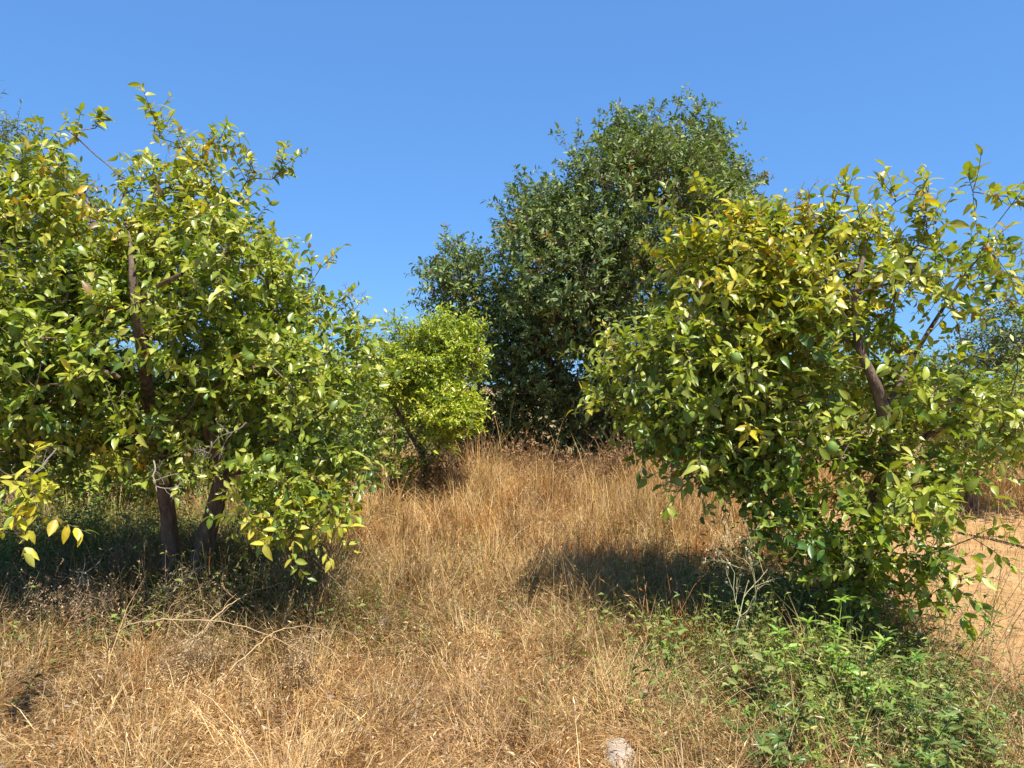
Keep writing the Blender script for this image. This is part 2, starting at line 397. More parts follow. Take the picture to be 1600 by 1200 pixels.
def foliage(acc, wacc, anchors, outw, bidx, blobs, default, shoots=3, nl=10, L=.075, W=.45, slen=.28, tpl=T_BIG,
            droop=.25, up=.35, thin=None, stem_sides=3, seed=0, tipc=1.0):
    rs = np.random.default_rng(100 + seed)
    n = len(anchors)
    base = np.repeat(anchors, shoots, axis=0); ow = np.repeat(outw, shoots, axis=0); bi = np.repeat(bidx, shoots)
    m = len(base)
    d = norm(ow * .55 + rs.normal(size=(m, 3)) * .6 + np.array([0, 0, up]))
    ln = slen * rs.uniform(.55, 1.35, m)
    kinds = [(b[7] if len(b) > 7 else default) for b in blobs]
    sc = np.zeros((m, 3))
    for k in set(kinds):
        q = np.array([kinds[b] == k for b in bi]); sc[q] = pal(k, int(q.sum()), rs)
    # shoot polyline, 4 points
    ts = np.linspace(0, 1, 4)
    side = norm(np.cross(d, rs.normal(size=(m, 3))))
    Pn = base[:, None] + d[:, None] * (ln[:, None] * ts)[..., None] + side[:, None] * (ln[:, None] * .12 * ts ** 2)[..., None]
    Pn[..., 2] -= droop * ln[:, None] * ts ** 2 * .6
    tw = np.array([.0028, .0024, .0019, .0012])
    multi_tubes(wacc, Pn, np.broadcast_to(tw, (m, 4)).copy(), stem_sides, (1, 1, 1))
    # leaves
    t = ((np.arange(nl) + .5) / nl) ** tipc * .95 + .05
    T = t[None] + rs.normal(size=(m, nl)) * .02
    pos = base[:, None] + d[:, None] * (ln[:, None] * T)[..., None] + side[:, None] * (ln[:, None] * .12 * T ** 2)[..., None]
    pos[..., 2] -= droop * ln[:, None] * T ** 2 * .6
    u = norm(np.cross(d, side)); ph = rs.random(m)[:, None] * 6.28 + np.arange(nl)[None] * 2.4 + rs.normal(size=(m, nl)) * .35
    rad = side[:, None] * np.cos(ph)[..., None] + u[:, None] * np.sin(ph)[..., None]
    along = (.35 + .75 * T ** 2)[..., None]
    ld = norm(rad + d[:, None] * along + rs.normal(size=(m, nl, 3)) * .22)
    ld[..., 2] -= rs.random((m, nl)) * .35 * (droop / .25)
    ld = norm(ld)
    upv = np.array([0, 0, 1.]) + rs.normal(size=(m, nl, 3)) * .6 + rad * .2 + ow[:, None] * .45
    up_l = norm(upv - ld * np.sum(upv * ld, -1, keepdims=True))
    Ls = L * rs.uniform(.42, 1.3, (m, nl)) * np.repeat(rs.uniform(.8, 1.15, m)[:, None], nl, 1)
    Ws = Ls * W * rs.uniform(.8, 1.2, (m, nl))
    C = sc[:, None] * rs.uniform(.75, 1.3, (m, nl, 1)) * np.array([1, 1, 1.]) + rs.normal(size=(m, nl, 3)) * np.array([.012, .008, .003])
    own = rs.random((m, nl)) < .25
    dk = [k for k in kinds][0]
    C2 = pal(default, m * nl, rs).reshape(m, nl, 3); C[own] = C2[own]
    brn = rs.random((m, nl)) < .006; C[brn] = [.28, .17, .07]
    C = np.clip(C, .008, .8)
    keep = rs.random((m, nl)) < .92
    if thin is not None: keep &= (rs.random(m) < thin)[:, None]
    f = keep.ravel()
    leaves(acc, pos.reshape(-1, 3)[f], ld.reshape(-1, 3)[f], up_l.reshape(-1, 3)[f], Ls.ravel()[f], Ws.ravel()[f],
           C.reshape(-1, 3)[f], tpl, curl=rs.uniform(-.15, .6, f.sum()), fold=.3)
    return int(f.sum())

def tr(*pts):   # trunk polyline from (px,py,depth,radius)
    return [(*P(a, b, c), r) for a, b, c, r in pts]

def make_tree(name, label, cat, base, trunks, blobs, default, matl, bark, group=None, gap=0., seed=0, extra=(), r0=.0035, rmax=.05, step=.12, clear=(), **kw):
    root = empty(name, base, label, cat, group)
    A, U, B = blob_points(blobs, gap, seed)
    for x0, y0, x1, y1, dm in clear:      # bare limb: no twigs on its near side
        qx = 800 + A[:, 0] / A[:, 1] * F; qy = 600 + (CAMZ - A[:, 2]) / A[:, 1] * F
        k = ~((qx > x0) & (qx < x1) & (qy > y0) & (qy < y1) & (A[:, 1] < dm)); A, U, B = A[k], U[k], B[k]
    if len(extra):      # explicit shoots standing out of the outline
        E = np.array([P(*e[:3]) for e in extra]); D = np.array([norm(np.array([e[3], 0, e[4]], float)) for e in extra])
        A = np.concatenate([A, E]); U = np.concatenate([U, D * 1.6]); B = np.concatenate([B, np.zeros(len(E), int)])
    pos, par, rad, tips, ntr = grow(trunks, A, step)
    wa = Acc(); la = Acc()
    wood(wa, pos, par, rad, ntr, r0=r0, rmax=rmax)
    nlv = foliage(la, wa, A, U, B, blobs, default, seed=seed, **kw)
    wa.make('trunk', bark, root)
    la.make('crown', matl, root)
    print(name, 'anchors', len(A), 'leaves', nlv)
    return root

def fruit(root, p, r, mat):
    acc = Acc(); nu, nv = 12, 9
    th = np.linspace(0, math.pi, nv); a = np.arange(nu) / nu * 2 * math.pi
    prof = np.sin(th) * r; z = -np.cos(th) * r * 1.25
    z[0] -= r * .12; z[-1] += r * .05; prof[1] *= .8
    V = np.stack([prof[:, None] * np.cos(a), prof[:, None] * np.sin(a), np.repeat(z[:, None], nu, 1)], -1) + p
    i = np.arange(nv - 1)[:, None] * nu; j = np.arange(nu)[None]
    acc.add(V, [np.stack([i + j, i + (j + 1) % nu, i + nu + (j + 1) % nu, i + nu + j], -1).reshape(-1, 4)], (1, 1, 1))
    acc.make('fruit', mat, root)
#@@TREES
# ---- left lemon tree
LT = [
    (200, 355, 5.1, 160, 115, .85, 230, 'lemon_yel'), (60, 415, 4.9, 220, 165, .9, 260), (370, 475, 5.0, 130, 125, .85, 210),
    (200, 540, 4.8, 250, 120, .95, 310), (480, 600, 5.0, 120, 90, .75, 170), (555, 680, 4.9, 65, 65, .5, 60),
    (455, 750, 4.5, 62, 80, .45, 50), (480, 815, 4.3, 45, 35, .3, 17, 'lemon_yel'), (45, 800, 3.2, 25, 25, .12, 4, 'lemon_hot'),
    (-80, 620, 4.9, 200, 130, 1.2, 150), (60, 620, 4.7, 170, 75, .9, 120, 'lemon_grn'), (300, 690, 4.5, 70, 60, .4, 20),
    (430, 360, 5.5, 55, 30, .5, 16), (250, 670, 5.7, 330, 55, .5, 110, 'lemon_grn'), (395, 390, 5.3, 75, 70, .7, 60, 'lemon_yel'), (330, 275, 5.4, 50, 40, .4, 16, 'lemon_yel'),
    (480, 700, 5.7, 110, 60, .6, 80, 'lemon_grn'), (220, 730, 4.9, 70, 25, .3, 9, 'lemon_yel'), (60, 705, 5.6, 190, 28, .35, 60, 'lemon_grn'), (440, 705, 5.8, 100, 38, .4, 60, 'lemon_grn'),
]
lt_ex = [(248, 215, 5.2, 0, 1), (243, 190, 5.2, .1, 1), (330, 225, 5.0, .2, 1), (345, 215, 5.0, .6, 1), (385, 285, 5.1, .2, 1), (400, 275, 5.1, -.1, 1), (425, 280, 5.1, .8, .7),
         (440, 262, 5.1, .2, 1), (120, 215, 5.2, -.2, 1), (150, 200, 5.3, .2, 1), (70, 230, 5.4, -.1, 1), (500, 420, 5.4, .7, .7), (545, 500, 5.3, .8, .5), (520, 480, 5.3, .8, .7)]
t_left = make_tree('lemon_tree', 'tall spreading lemon tree with two dark stems, left of the dry grass', 'tree', P(283, 950, 5.2) * [1, 1, 0],
    [tr((283, 965, 5.2, .10), (268, 905, 5.2, .06), (262, 800, 5.15, .052), (238, 650, 4.9, .042), (218, 530, 4.5, .031), (208, 440, 4.4, .022), (204, 380, 4.5, .013), (190, 330, 4.8, .008)),
     tr((288, 945, 5.2, .08), (322, 840, 5.2, .066), (350, 730, 5.1, .055), (325, 650, 5.05, .045), (380, 560, 5.3, .035), (420, 470, 5.3, .02)),
     tr((238, 650, 4.9, .042), (185, 590, 4.5, .034), (140, 535, 4.35, .028), (60, 450, 4.3, .02), (0, 410, 4.3, .016)),
     tr((213, 480, 4.4, .024), (240, 450, 4.2, .017), (285, 428, 4.05, .011)),
     tr((140, 535, 4.35, .02), (95, 600, 4.0, .014), (50, 690, 3.7, .009), (40, 770, 3.3, .006))],
    LT, 'lemon', M_CIT, M_BARK, gap=.44, seed=1, extra=lt_ex, shoots=3, nl=13, L=.067, W=.47, slen=.24, tpl=T_BIG,
    clear=[(215, 745, 395, 930, 5.9), (110, 760, 400, 930, 5.9), (188, 410, 240, 620, 4.6), (130, 520, 180, 590, 4.4), (300, 640, 380, 760, 5.4)])
for px, py, d in [(417, 716, 4.1), (120, 560, 4.0), (390, 560, 4.3), (560, 640, 4.6)]:
    fruit(t_left, P(px, py, d), .03, M_LEMG)

# ---- right lemon tree
RT = [
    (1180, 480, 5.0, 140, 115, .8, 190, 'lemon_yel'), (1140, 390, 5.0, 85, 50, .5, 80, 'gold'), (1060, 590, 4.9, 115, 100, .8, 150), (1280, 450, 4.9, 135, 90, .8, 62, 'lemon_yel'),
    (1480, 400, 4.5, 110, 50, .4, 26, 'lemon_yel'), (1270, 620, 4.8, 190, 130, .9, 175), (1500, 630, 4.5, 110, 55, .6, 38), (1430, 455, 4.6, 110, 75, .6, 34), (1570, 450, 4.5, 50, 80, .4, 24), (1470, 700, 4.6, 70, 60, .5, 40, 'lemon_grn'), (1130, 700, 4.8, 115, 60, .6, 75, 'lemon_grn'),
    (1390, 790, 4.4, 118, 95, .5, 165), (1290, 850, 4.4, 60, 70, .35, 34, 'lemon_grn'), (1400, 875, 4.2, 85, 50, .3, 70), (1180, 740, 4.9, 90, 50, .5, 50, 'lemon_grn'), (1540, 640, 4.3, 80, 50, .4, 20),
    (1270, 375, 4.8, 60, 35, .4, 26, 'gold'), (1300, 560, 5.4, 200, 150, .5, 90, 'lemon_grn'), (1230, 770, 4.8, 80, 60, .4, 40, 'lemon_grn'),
]
rt_ex = [(1325, 310, 4.7, .1, 1), (1400, 315, 4.6, -.1, 1), (1450, 305, 4.6, 0, 1), (1520, 300, 4.4, .5, .8), (1550, 305, 4.4, .8, .5), (1580, 320, 4.4, 1, .1), (1570, 470, 4.4, 1, .2), (1590, 540, 4.4, 1, 0),
         (950, 545, 4.7, -.8, .3), (945, 620, 4.7, -.9, 0), (1060, 340, 5.0, -.4, .8), (1100, 320, 5.0, -.1, 1)]
t_right = make_tree('lemon_tree', 'airy yellowing lemon tree in front of the dirt track, crown almost to the weeds', 'tree', P(1322, 985, 4.8) * [1, 1, 0],
    [tr((1322, 990, 4.8, .085), (1335, 900, 4.8, .062), (1365, 790, 4.75, .05), (1386, 700, 4.4, .040), (1372, 610, 4.25, .032), (1345, 550, 4.25, .024), (1335, 470, 4.3, .018), (1350, 400, 4.4, .011)),
     tr((1330, 930, 4.8, .05), (1285, 830, 4.85, .04), (1230, 730, 4.9, .035), (1180, 600, 4.9, .026), (1160, 480, 5.0, .015)),
     tr((1380, 650, 4.3, .022), (1410, 590, 4.4, .015), (1450, 520, 4.7, .014), (1500, 440, 4.6, .008)),
     tr((1378, 740, 4.5, .035), (1430, 690, 4.7, .025), (1520, 650, 4.5, .015))],
    RT, 'lemon', M_CIT, M_BARK, gap=.50, seed=2, extra=rt_ex, shoots=3, nl=11, L=.073, W=.48, slen=.25, tpl=T_BIG, clear=[(1330, 545, 1412, 700, 4.4), (1415, 505, 1520, 585, 9)])
for px, py, d in [(1470, 830, 4.0), (1150, 560, 4.1), (1300, 700, 3.8)]:
    fruit(t_right, P(px, py, d), .03, M_LEMG)

# ---- big dark evergreen in the middle
CT = [
    (1000, 340, 12.0, 145, 112, 1.9, 640), (890, 430, 11.8, 120, 120, 1.8, 620), (1030, 262, 12.6, 72, 60, .9, 160), (880, 560, 12.5, 130, 120, 1.6, 560),
    (1060, 500, 12.2, 150, 160, 2.0, 650), (720, 465, 12.8, 50, 80, 1.0, 180), (790, 570, 12.9, 80, 110, 1.2, 320), (1130, 330, 13, 40, 45, .7, 50),
    (960, 640, 12.9, 170, 60, 1.3, 360), (940, 300, 12.2, 75, 55, .9, 150), (930, 700, 13.0, 190, 40, 1.2, 330), (790, 680, 13.2, 60, 35, .8, 100),
    (870, 480, 11.7, 80, 40, .9, 90), (850, 345, 12.2, 62, 58, 1.1, 130), (985, 225, 12.5, 45, 35, .7, 60), (1115, 290, 12.7, 55, 60, .8, 110), (1085, 225, 12.7, 35, 40, .6, 40), (720, 700, 13.4, 90, 40, .8, 90),
]
ct_ex = [(1022, 175, 12.8, 0, 1), (1020, 195, 12.8, .1, 1), (1055, 180, 12.8, .1, 1), (1085, 190, 12.8, .4, 1), (972, 190, 12.7, 0, 1), (972, 215, 12.7, 0, 1), (935, 210, 12.6, -.2, 1), (995, 200, 12.7, 0, 1),
         (1140, 220, 12.8, .6, .6), (1120, 235, 12.8, .6, .6), (1150, 275, 12.8, .5, .8), (1180, 290, 12.9, .8, .3), (1170, 300, 12.9, .9, .1), (1155, 330, 12.9, .8, .4), (1135, 225, 12.8, .2, .9), (1100, 215, 12.8, .6, .6), (1060, 165, 12.8, 0, 1), (1088, 180, 12.8, .2, 1), (1148, 265, 12.8, .3, 1), (978, 185, 12.7, 0, 1), (905, 225, 12.5, 0, 1), (805, 300, 12.4, -.5, .8), (815, 290, 12.4, -.2, .9), (885, 235, 12.5, -.3, .9), (700, 385, 12.8, -.2, 1), (665, 430, 12.8, -1, .1), (670, 480, 12.8, -1, 0)]
make_tree('evergreen_tree', 'large dense dark green tree, the tallest, behind the dry grass', 'tree', P(930, 720, 12.5) * [1, 1, 0],
    [tr((930, 746, 12.6, .22), (935, 690, 12.5, .18), (950, 600, 12.4, .14), (970, 500, 12.4, .10), (1000, 380, 12.5, .06), (1020, 260, 12.7, .03)),
     tr((932, 720, 12.5, .14), (890, 640, 12.3, .10), (850, 540, 12.3, .07), (830, 420, 12.4, .04)),
     tr((935, 700, 12.5, .13), (1010, 620, 12.2, .10), (1080, 520, 12.2, .07), (1120, 400, 12.5, .04)),
     tr((890, 640, 12.3, .08), (800, 580, 12.4, .06), (730, 500, 12.7, .035))],
    CT, 'carob', M_DARK, M_BARK, gap=.30, seed=3, extra=ct_ex, r0=.005, rmax=.1, step=.2, shoots=3, nl=12, L=.088, W=.46, slen=.36, tpl=T_MED, up=.6, droop=.1, tipc=.5)

# ---- bright young citrus behind the left tree
make_tree('citrus_shrub', 'small bright yellow-green bushy citrus between the left lemon tree and the dark tree', 'tree', P(665, 760, 9.5) * [1, 1, 0],
    [tr((665, 775, 9.5, .05), (660, 700, 9.4, .035), (650, 620, 9.3, .02)), tr((662, 730, 9.4, .03), (705, 670, 9.0, .02)), tr((664, 720, 9.4, .03), (620, 640, 9.3, .02))],
    [(680, 565, 9.3, 70, 55, .6, 330), (705, 655, 8.8, 45, 50, .45, 190), (615, 600, 9.3, 60, 60, .5, 200), (640, 700, 9.2, 50, 45, .4, 110, 'lemon_grn'), (620, 520, 9.3, 10, 22, .12, 9), (735, 540, 9.2, 22, 40, .3, 40), (690, 520, 9.3, 25, 25, .3, 30), (740, 690, 8.9, 25, 40, .3, 30)],
    'shrub', M_CIT, M_BARK, gap=.42, seed=4, shoots=3, nl=10, L=.062, W=.42, slen=.22, tpl=T_MED, up=.7, droop=.1)

# ---- other orchard trees behind
make_tree('olive_green_tree', 'tall dull green tree at the left edge, behind the left lemon tree', 'tree', P(-60, 760, 8.6) * [1, 1, 0],
    [tr((-60, 790, 8.6, .12), (-50, 600, 8.6, .09), (-30, 400, 8.6, .06), (0, 250, 8.6, .03)), tr((-50, 560, 8.6, .06), (60, 400, 8.6, .03))],
    [(-15, 240, 8.6, 45, 80, .6, 70), (50, 340, 8.6, 90, 90, 1.0, 130), (-100, 450, 8.6, 160, 170, 1.3, 200)],
    'olive', M_DULL, M_BARKG, gap=.3, seed=5, r0=.004, shoots=3, nl=9, L=.07, W=.36, slen=.32, tpl=T_MED, up=.5)
BT = [
    ('lemon_tree', 'rounded lemon tree half hidden behind the low right side of the left lemon tree', P(430, 770, 9.8), [tr((430, 780, 9.8, .08), (430, 700, 9.8, .06), (440, 620, 9.8, .03))],
     [(430, 660, 9.8, 150, 85, 1.3, 320), (330, 650, 9.8, 100, 70, 1., 120), (520, 700, 9.6, 90, 45, .9, 140)], 6),
    ('lemon_tree', 'low dense shaded lemon tree behind the left lemon tree, seen under its crown', P(100, 800, 8.6), [tr((100, 815, 8.6, .08), (100, 740, 8.6, .06), (110, 680, 8.6, .03))],
     [(120, 710, 8.4, 190, 80, .9, 380), (-60, 710, 8.4, 120, 80, .9, 160), (290, 735, 8.4, 80, 50, .6, 110)], 8),
    ('lemon_tree', 'smaller lemon tree with a bare lower trunk, on the dirt behind the right lemon tree', P(1520, 812, 9.0), [tr((1520, 815, 9.0, .07), (1518, 760, 9.0, .06), (1530, 700, 9.0, .045), (1550, 640, 9.0, .025)), tr((1522, 735, 9.0, .04), (1480, 680, 9.0, .025)), tr((1525, 720, 9.0, .04), (1600, 670, 9.0, .025))],
     [(1530, 660, 9.0, 115, 55, 1.0, 230), (1600, 640, 9.2, 80, 60, .8, 110), (1440, 670, 9.3, 70, 45, .6, 60)], 7),
]
for nm, lab, b, trs, bl, sd in BT:
    make_tree(nm, lab, 'tree', b * [1, 1, 0], trs, bl, 'lemon', M_CIT, M_BARK, gap=.25, seed=sd, shoots=3, nl=9, L=.075, W=.45, slen=.28, tpl=T_MED)

make_tree('lemon_tree', 'low lemon tree in the gap behind the bright citrus shrub', 'tree', P(620, 722, 13.5) * [1, 1, 0],
    [tr((620, 735, 13.5, .08), (620, 680, 13.5, .06), (625, 630, 13.5, .03))], [(610, 640, 13.5, 100, 45, 1.1, 260), (700, 660, 13.8, 60, 35, .8, 80)], 'lemon', M_CIT, M_BARK, gap=.2, seed=9, step=.2, shoots=3, nl=8, L=.09, W=.45, slen=.28, tpl=T_MED)
make_tree('lemon_tree', 'low lemon tree far behind the right lemon tree, across the dirt', 'tree', P(1330, 690, 17) * [1, 1, 0],
    [tr((1330, 707, 17, .08), (1330, 660, 17, .06), (1335, 620, 17, .03))], [(1300, 625, 17, 75, 40, 1.1, 200), (1390, 625, 17.5, 75, 42, 1.1, 200)], 'lemon', M_CIT, M_BARK, gap=.2, seed=10, step=.25, shoots=3, nl=8, L=.10, W=.45, slen=.3, tpl=T_SML)
# ---- distant trees
FT = [(1575, 530, 26, 55, 65, 'grey-green distant tree at the right edge, above the low citrus', 'olive'),
      (1440, 580, 38, 60, 22, 'low hazy distant tree seen through the right lemon tree', 'far'),
      (1700, 560, 30, 90, 50, 'distant tree outside the right edge', 'far'), (1290, 590, 34, 80, 28, 'distant low tree behind the crown of the right lemon tree', 'far'),
      (560, 585, 30, 90, 26, 'distant low tree between left lemon tree and bright shrub', 'far'), (200, 570, 28, 130, 40, 'distant tree far behind the left lemon tree', 'olive'),
      (-120, 560, 30, 150, 55, 'distant tree outside the left edge', 'olive')]
for k, (px, py, d, rx, ry, lab, pk) in enumerate(FT):
    root = P(px, 600, d) * [1, 1, 0]
    make_tree('distant_tree', lab, 'tree', root, [[(*root, .18), (root[0], root[1], 1.2, .14), (*P(px, py, d), .07)]],
        [(px, py, d, rx, ry, rx / F * d * .9, 150), (px + rx * .5, py + ry * .4, d, rx * .6, ry * .6, 1., 60), (px - rx * .6, py + ry * .3, d, rx * .6, ry * .7, 1., 60)],
        pk, M_DULL, M_BARKG, gap=.25, seed=30 + k, r0=.008, rmax=.08, step=.4, shoots=3, nl=8, L=.16, W=.45, slen=.6, tpl=T_SML, up=.4)
#@@GRASS
# ------------------------------------------------------------------ grass (stuff)
STRAW = np.array([(.60, .36, .13), (.70, .46, .19), (.78, .57, .30), (.50, .26, .08), (.34, .16, .06), (.66, .39, .11)])
SWT = np.array([.27, .25, .14, .17, .07, .10])
GREENS = np.array([(.18, .22, .045), (.27, .29, .065), (.09, .13, .03), (.36, .33, .12)])

def greenness(x, y):
    """where living plants mix into the straw"""
    right = np.exp(-(((x - 1.85) / .60) ** 2 + ((y - 4.1) / 1.6) ** 2)) * 1.4
    left = np.exp(-(((x + 4.2) / 1.9) ** 2 + ((y - 6.6) / 1.7) ** 2)) * .8
    left2 = np.exp(-(((x + 1.6) / .8) ** 2 + ((y - 4.9) / .6) ** 2)) * .35
    mid = np.exp(-(((x - .85) / .55) ** 2 + ((y - 4.2) / 1.0) ** 2)) * .45
    n = fbm(x, y, .8, 40)
    return np.clip((right + left + left2 + mid) * (.35 + 1.2 * n) + (n > .66) * .12 + leftz(x, y) * .22 * (n > .45) + np.exp(-(((x + 4.6) / 1.3) ** 2 + ((y - 7.2) / 1.2) ** 2)) * .6, 0, .95)

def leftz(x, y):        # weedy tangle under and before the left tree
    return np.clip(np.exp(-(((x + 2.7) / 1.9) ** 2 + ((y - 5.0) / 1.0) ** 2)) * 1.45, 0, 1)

def gheight(x, y):
    h = .19 + .02 * sst(3.5, 5.5, y) + .10 * sst(5.5, 8, y) + .16 * np.exp(-(((x + .45) / .9) ** 2 + ((y - 10.2) / 1.2) ** 2))
    h = h + .10 * leftz(x, y)
    h = h * (.45 + 1.15 * fbm(x, y, .7, 50)) * (.5 + 1.0 * vn(x, y, .22, 55))
    return h

def blades(acc, x, y, L, wd, lean, C, ph=None):
    n = len(x); z = GZ(x, y) - .005
    ph = (vn(x, y, .38, 140) * 14 + rng.normal(size=n) * .9) if ph is None else ph
    az = np.stack([np.cos(ph), np.sin(ph), np.zeros(n)], -1)
    fa = ph + math.pi / 2 + rng.normal(size=n) * .5
    s = np.stack([np.cos(fa), np.sin(fa), np.zeros(n)], -1)
    ts = np.array([0, .35, .7, 1.0]); ws = np.array([.8, 1., .7, 0])
    base = np.stack([x, y, z], -1)
    hor = L[:, None] * lean[:, None] * (ts ** 1.7)[None]
    ver = L[:, None] * (ts[None] / np.sqrt(1 + lean[:, None] ** 2) - .25 * np.minimum(lean, 1.5)[:, None] * ts[None] ** 3)
    ctr = base[:, None] + az[:, None] * hor[..., None] + np.array([0, 0, 1.]) * np.maximum(ver, .004)[..., None]
    h = (wd[:, None] * ws[None] * .5)[..., None] * s[:, None]
    V = np.stack([ctr[:, 0] - h[:, 0], ctr[:, 0] + h[:, 0], ctr[:, 1] - h[:, 1], ctr[:, 1] + h[:, 1], ctr[:, 2] - h[:, 2], ctr[:, 2] + h[:, 2], ctr[:, 3]], 1)
    q = np.array([[0, 1, 3, 2], [2, 3, 5, 4]]); t3 = np.array([[4, 5, 6]])
    off = (np.arange(n) * 7)[:, None, None]
    acc.add(V, [(q[None] + off).reshape(-1, 4), (t3[None] + off).reshape(-1, 3)], np.repeat(C, 7, axis=0))
    return ctr[:, 3], az

def scatter(n, y0, y1, pw=1.0, margin=1.2):
    # density falls with distance
    u = rng.random(n); y = (y0 ** pw + u * (y1 ** pw - y0 ** pw)) ** (1 / pw)
    x = (rng.random(n) * 2 - 1) * (.74 * y + margin)
    return x, y

def on_grass(x, y):
    edge = path_x(y) + (vn(x, y, .5, 60) - .5) * .5
    tuft = (vn(x, y, .6, 61) > .70) & (y > 4)
    farR = (y > 9.6 + (vn(x, y, 1., 62) - .5))
    p = 1 - sst(-.15, .25, x - edge) * .97
    p = np.where((x > edge) & farR & (x < 14), .75, p)
    p = np.where((x > edge) & tuft, .18, p)
    p = np.where(x > 6.7, .8, p)
    p = np.where(((x - .455) / .13) ** 2 + ((y - 2.95) / .34) ** 2 < 1, .04, p)      # round the stone
    return p

ga = Acc()
x, y = scatter(620000, 1.3, 14.5, pw=1.05)
k = rng.random(len(x)) < on_grass(x, y); x, y = x[k], y[k]
cl = vn(x, y, .16, 70) * .6 + vn(x, y, .45, 71) * .4
k = rng.random(len(x)) < np.clip(cl * 2.1 - .15, .2, 1); x, y = x[k], y[k]
n = len(x); g = greenness(x, y); isg = rng.random(n) < g * .55
hh = gheight(x, y) * np.exp(rng.normal(size=n) * .35)
patch = fbm(x, y, 1.1, 80)
ci = rng.choice(6, n, p=SWT); C = STRAW[ci]
rust = rng.random(n) < sst(.52, .75, patch) * .5; C[rust] = STRAW[rng.choice([3, 4], rust.sum())]
orange = sst(6, 9, y)[:, None] * .35; C = C * (1 - orange) + C * np.array([1.0, .98, .82]) * orange
C[isg] = GREENS[rng.choice(4, isg.sum())]
near = (1 - sst(4, 7.5, y))[:, None] * .25
grey = np.array([.64, .47, .28]); C = np.where(isg[:, None], C, C * (1 - near) + (grey * C.mean(1, keepdims=True) / .36) * near)
bare = (vn(x, y, .28, 86) * vn(x, y, .9, 87)); rustp = sst(.60, .78, fbm(x, y, .5, 88))[:, None] * (rng.random(n) < .6)[:, None]
C = C * (1 - rustp) + C * np.array([.72, .48, .36]) * rustp
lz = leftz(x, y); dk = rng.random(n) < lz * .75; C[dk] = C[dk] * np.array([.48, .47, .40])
nr = (1 - sst(5, 8, y))[:, None]; C = C * (1 - nr * np.array([.05, .01, .04]) - (1 - nr) * np.array([.04, -.01, -.06])); dk2 = (rng.random(n) < .16 + .25 * sst(.5, .8, fbm(x, y, .6, 99))) & ~isg; C[dk2] = C[dk2] * np.array([.55, .50, .42])
C = C * rng.uniform(.7, 1.25, (n, 1)) * (.68 + .6 * vn(x, y, .30, 85))[:, None]
wd = (.0024 + .0018 * rng.random(n)) * np.clip(y / 4.5, .9, 2.2)
flat = sst(.55, .8, vn(x, y, .55, 150)); hh = hh * (1 - .35 * flat)
lean = np.abs(rng.normal(size=n)) * .55 + .15 + .6 * (1 - sst(3.5, 6.5, y)) * rng.random(n) + flat * rng.random(n) * 1.6
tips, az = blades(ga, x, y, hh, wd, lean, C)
# seed heads on the taller stalks
sh = (rng.random(n) < .33) & (hh > .10) & ~isg
m = sh.sum(); dd = norm(az[sh] * .6 + rng.normal(size=(m, 3)) * .35 + np.array([0, 0, .4]))
leaves(ga, tips[sh] - dd * .015, dd, rvec(m), rng.uniform(.02, .05, m), rng.uniform(.004, .008, m), C[sh] * 1.1, T_SML, curl=.3, fold=.3)
# long stalks
x, y = scatter(26000, 2.0, 13, pw=1.3)
k = (rng.random(len(x)) < on_grass(x, y)) & (rng.random(len(x)) < sst(.35, .7, fbm(x, y, .5, 90))); x, y = x[k], y[k]; n = len(x)
C = STRAW[rng.choice([0, 1, 2, 3], n)] * rng.uniform(.7, 1.1, (n, 1))
L = (.2 + .28 * sst(4.5, 9, y)) * rng.uniform(.7, 1.4, n)
tips, az = blades(ga, x, y, L, (.0024 + .001 * rng.random(n)) * np.clip(y / 5, .8, 1.8), np.abs(rng.normal(size=n)) * .3, C)
for r in range(3):
    dd = norm(az * .5 + rng.normal(size=(n, 3)) * .5 + np.array([0, 0, .5]))
    leaves(ga, tips - dd * .01 - np.array([0, 0, .018 * r]), dd, rvec(n), rng.uniform(.02, .04, n), rng.uniform(.004, .007, n), C * 1.05, T_SML, curl=.3, fold=.3)
# coarse lodged strands
x, y = scatter(26000, 1.5, 8.5, pw=1.2)
k = rng.random(len(x)) < on_grass(x, y) * sst(.3, .65, vn(x, y, .5, 160)); x, y = x[k], y[k]; n = len(x)
C = STRAW[rng.choice([0, 1, 2, 2, 3], n)] * rng.uniform(.7, 1.2, (n, 1))
tips, az = blades(ga, x, y, rng.uniform(.12, .34, n), rng.uniform(.003, .0055, n), rng.uniform(.5, 2.4, n), C)
tag(ga.make('dry_grass', M_GRASS, smooth=False), 'dry golden grass covering the ground between the trees', 'grass', kind='stuff')

# litter: dead leaves and chaff
la = Acc()
x, y = scatter(42000, 1.3, 12, pw=1.2)
k = rng.random(len(x)) < np.maximum(on_grass(x, y), .06); x, y = x[k], y[k]; n = len(x)
Lc = np.array([(.45, .30, .15), (.30, .17, .08), (.60, .45, .27), (.20, .11, .05), (.5, .4, .3)])
d = rvec(n); d[:, 2] *= .35
nn = np.array([0, 0, 1.]) + rng.normal(size=(n, 3)) * .5
z = GZ(x, y) + rng.random(n) ** 1.5 * .12 + .008
leaves(la, np.stack([x, y, z], -1), d, nn, rng.uniform(.012, .05, n), rng.uniform(.006, .022, n), Lc[rng.choice(5, n)] * rng.uniform(.7, 1.2, (n, 1)), T_SML, curl=.5, fold=.5)
tag(la.make('leaf_litter', M_GRASS, smooth=False), 'dead leaves and chaff scattered in the grass', 'litter', kind='stuff')

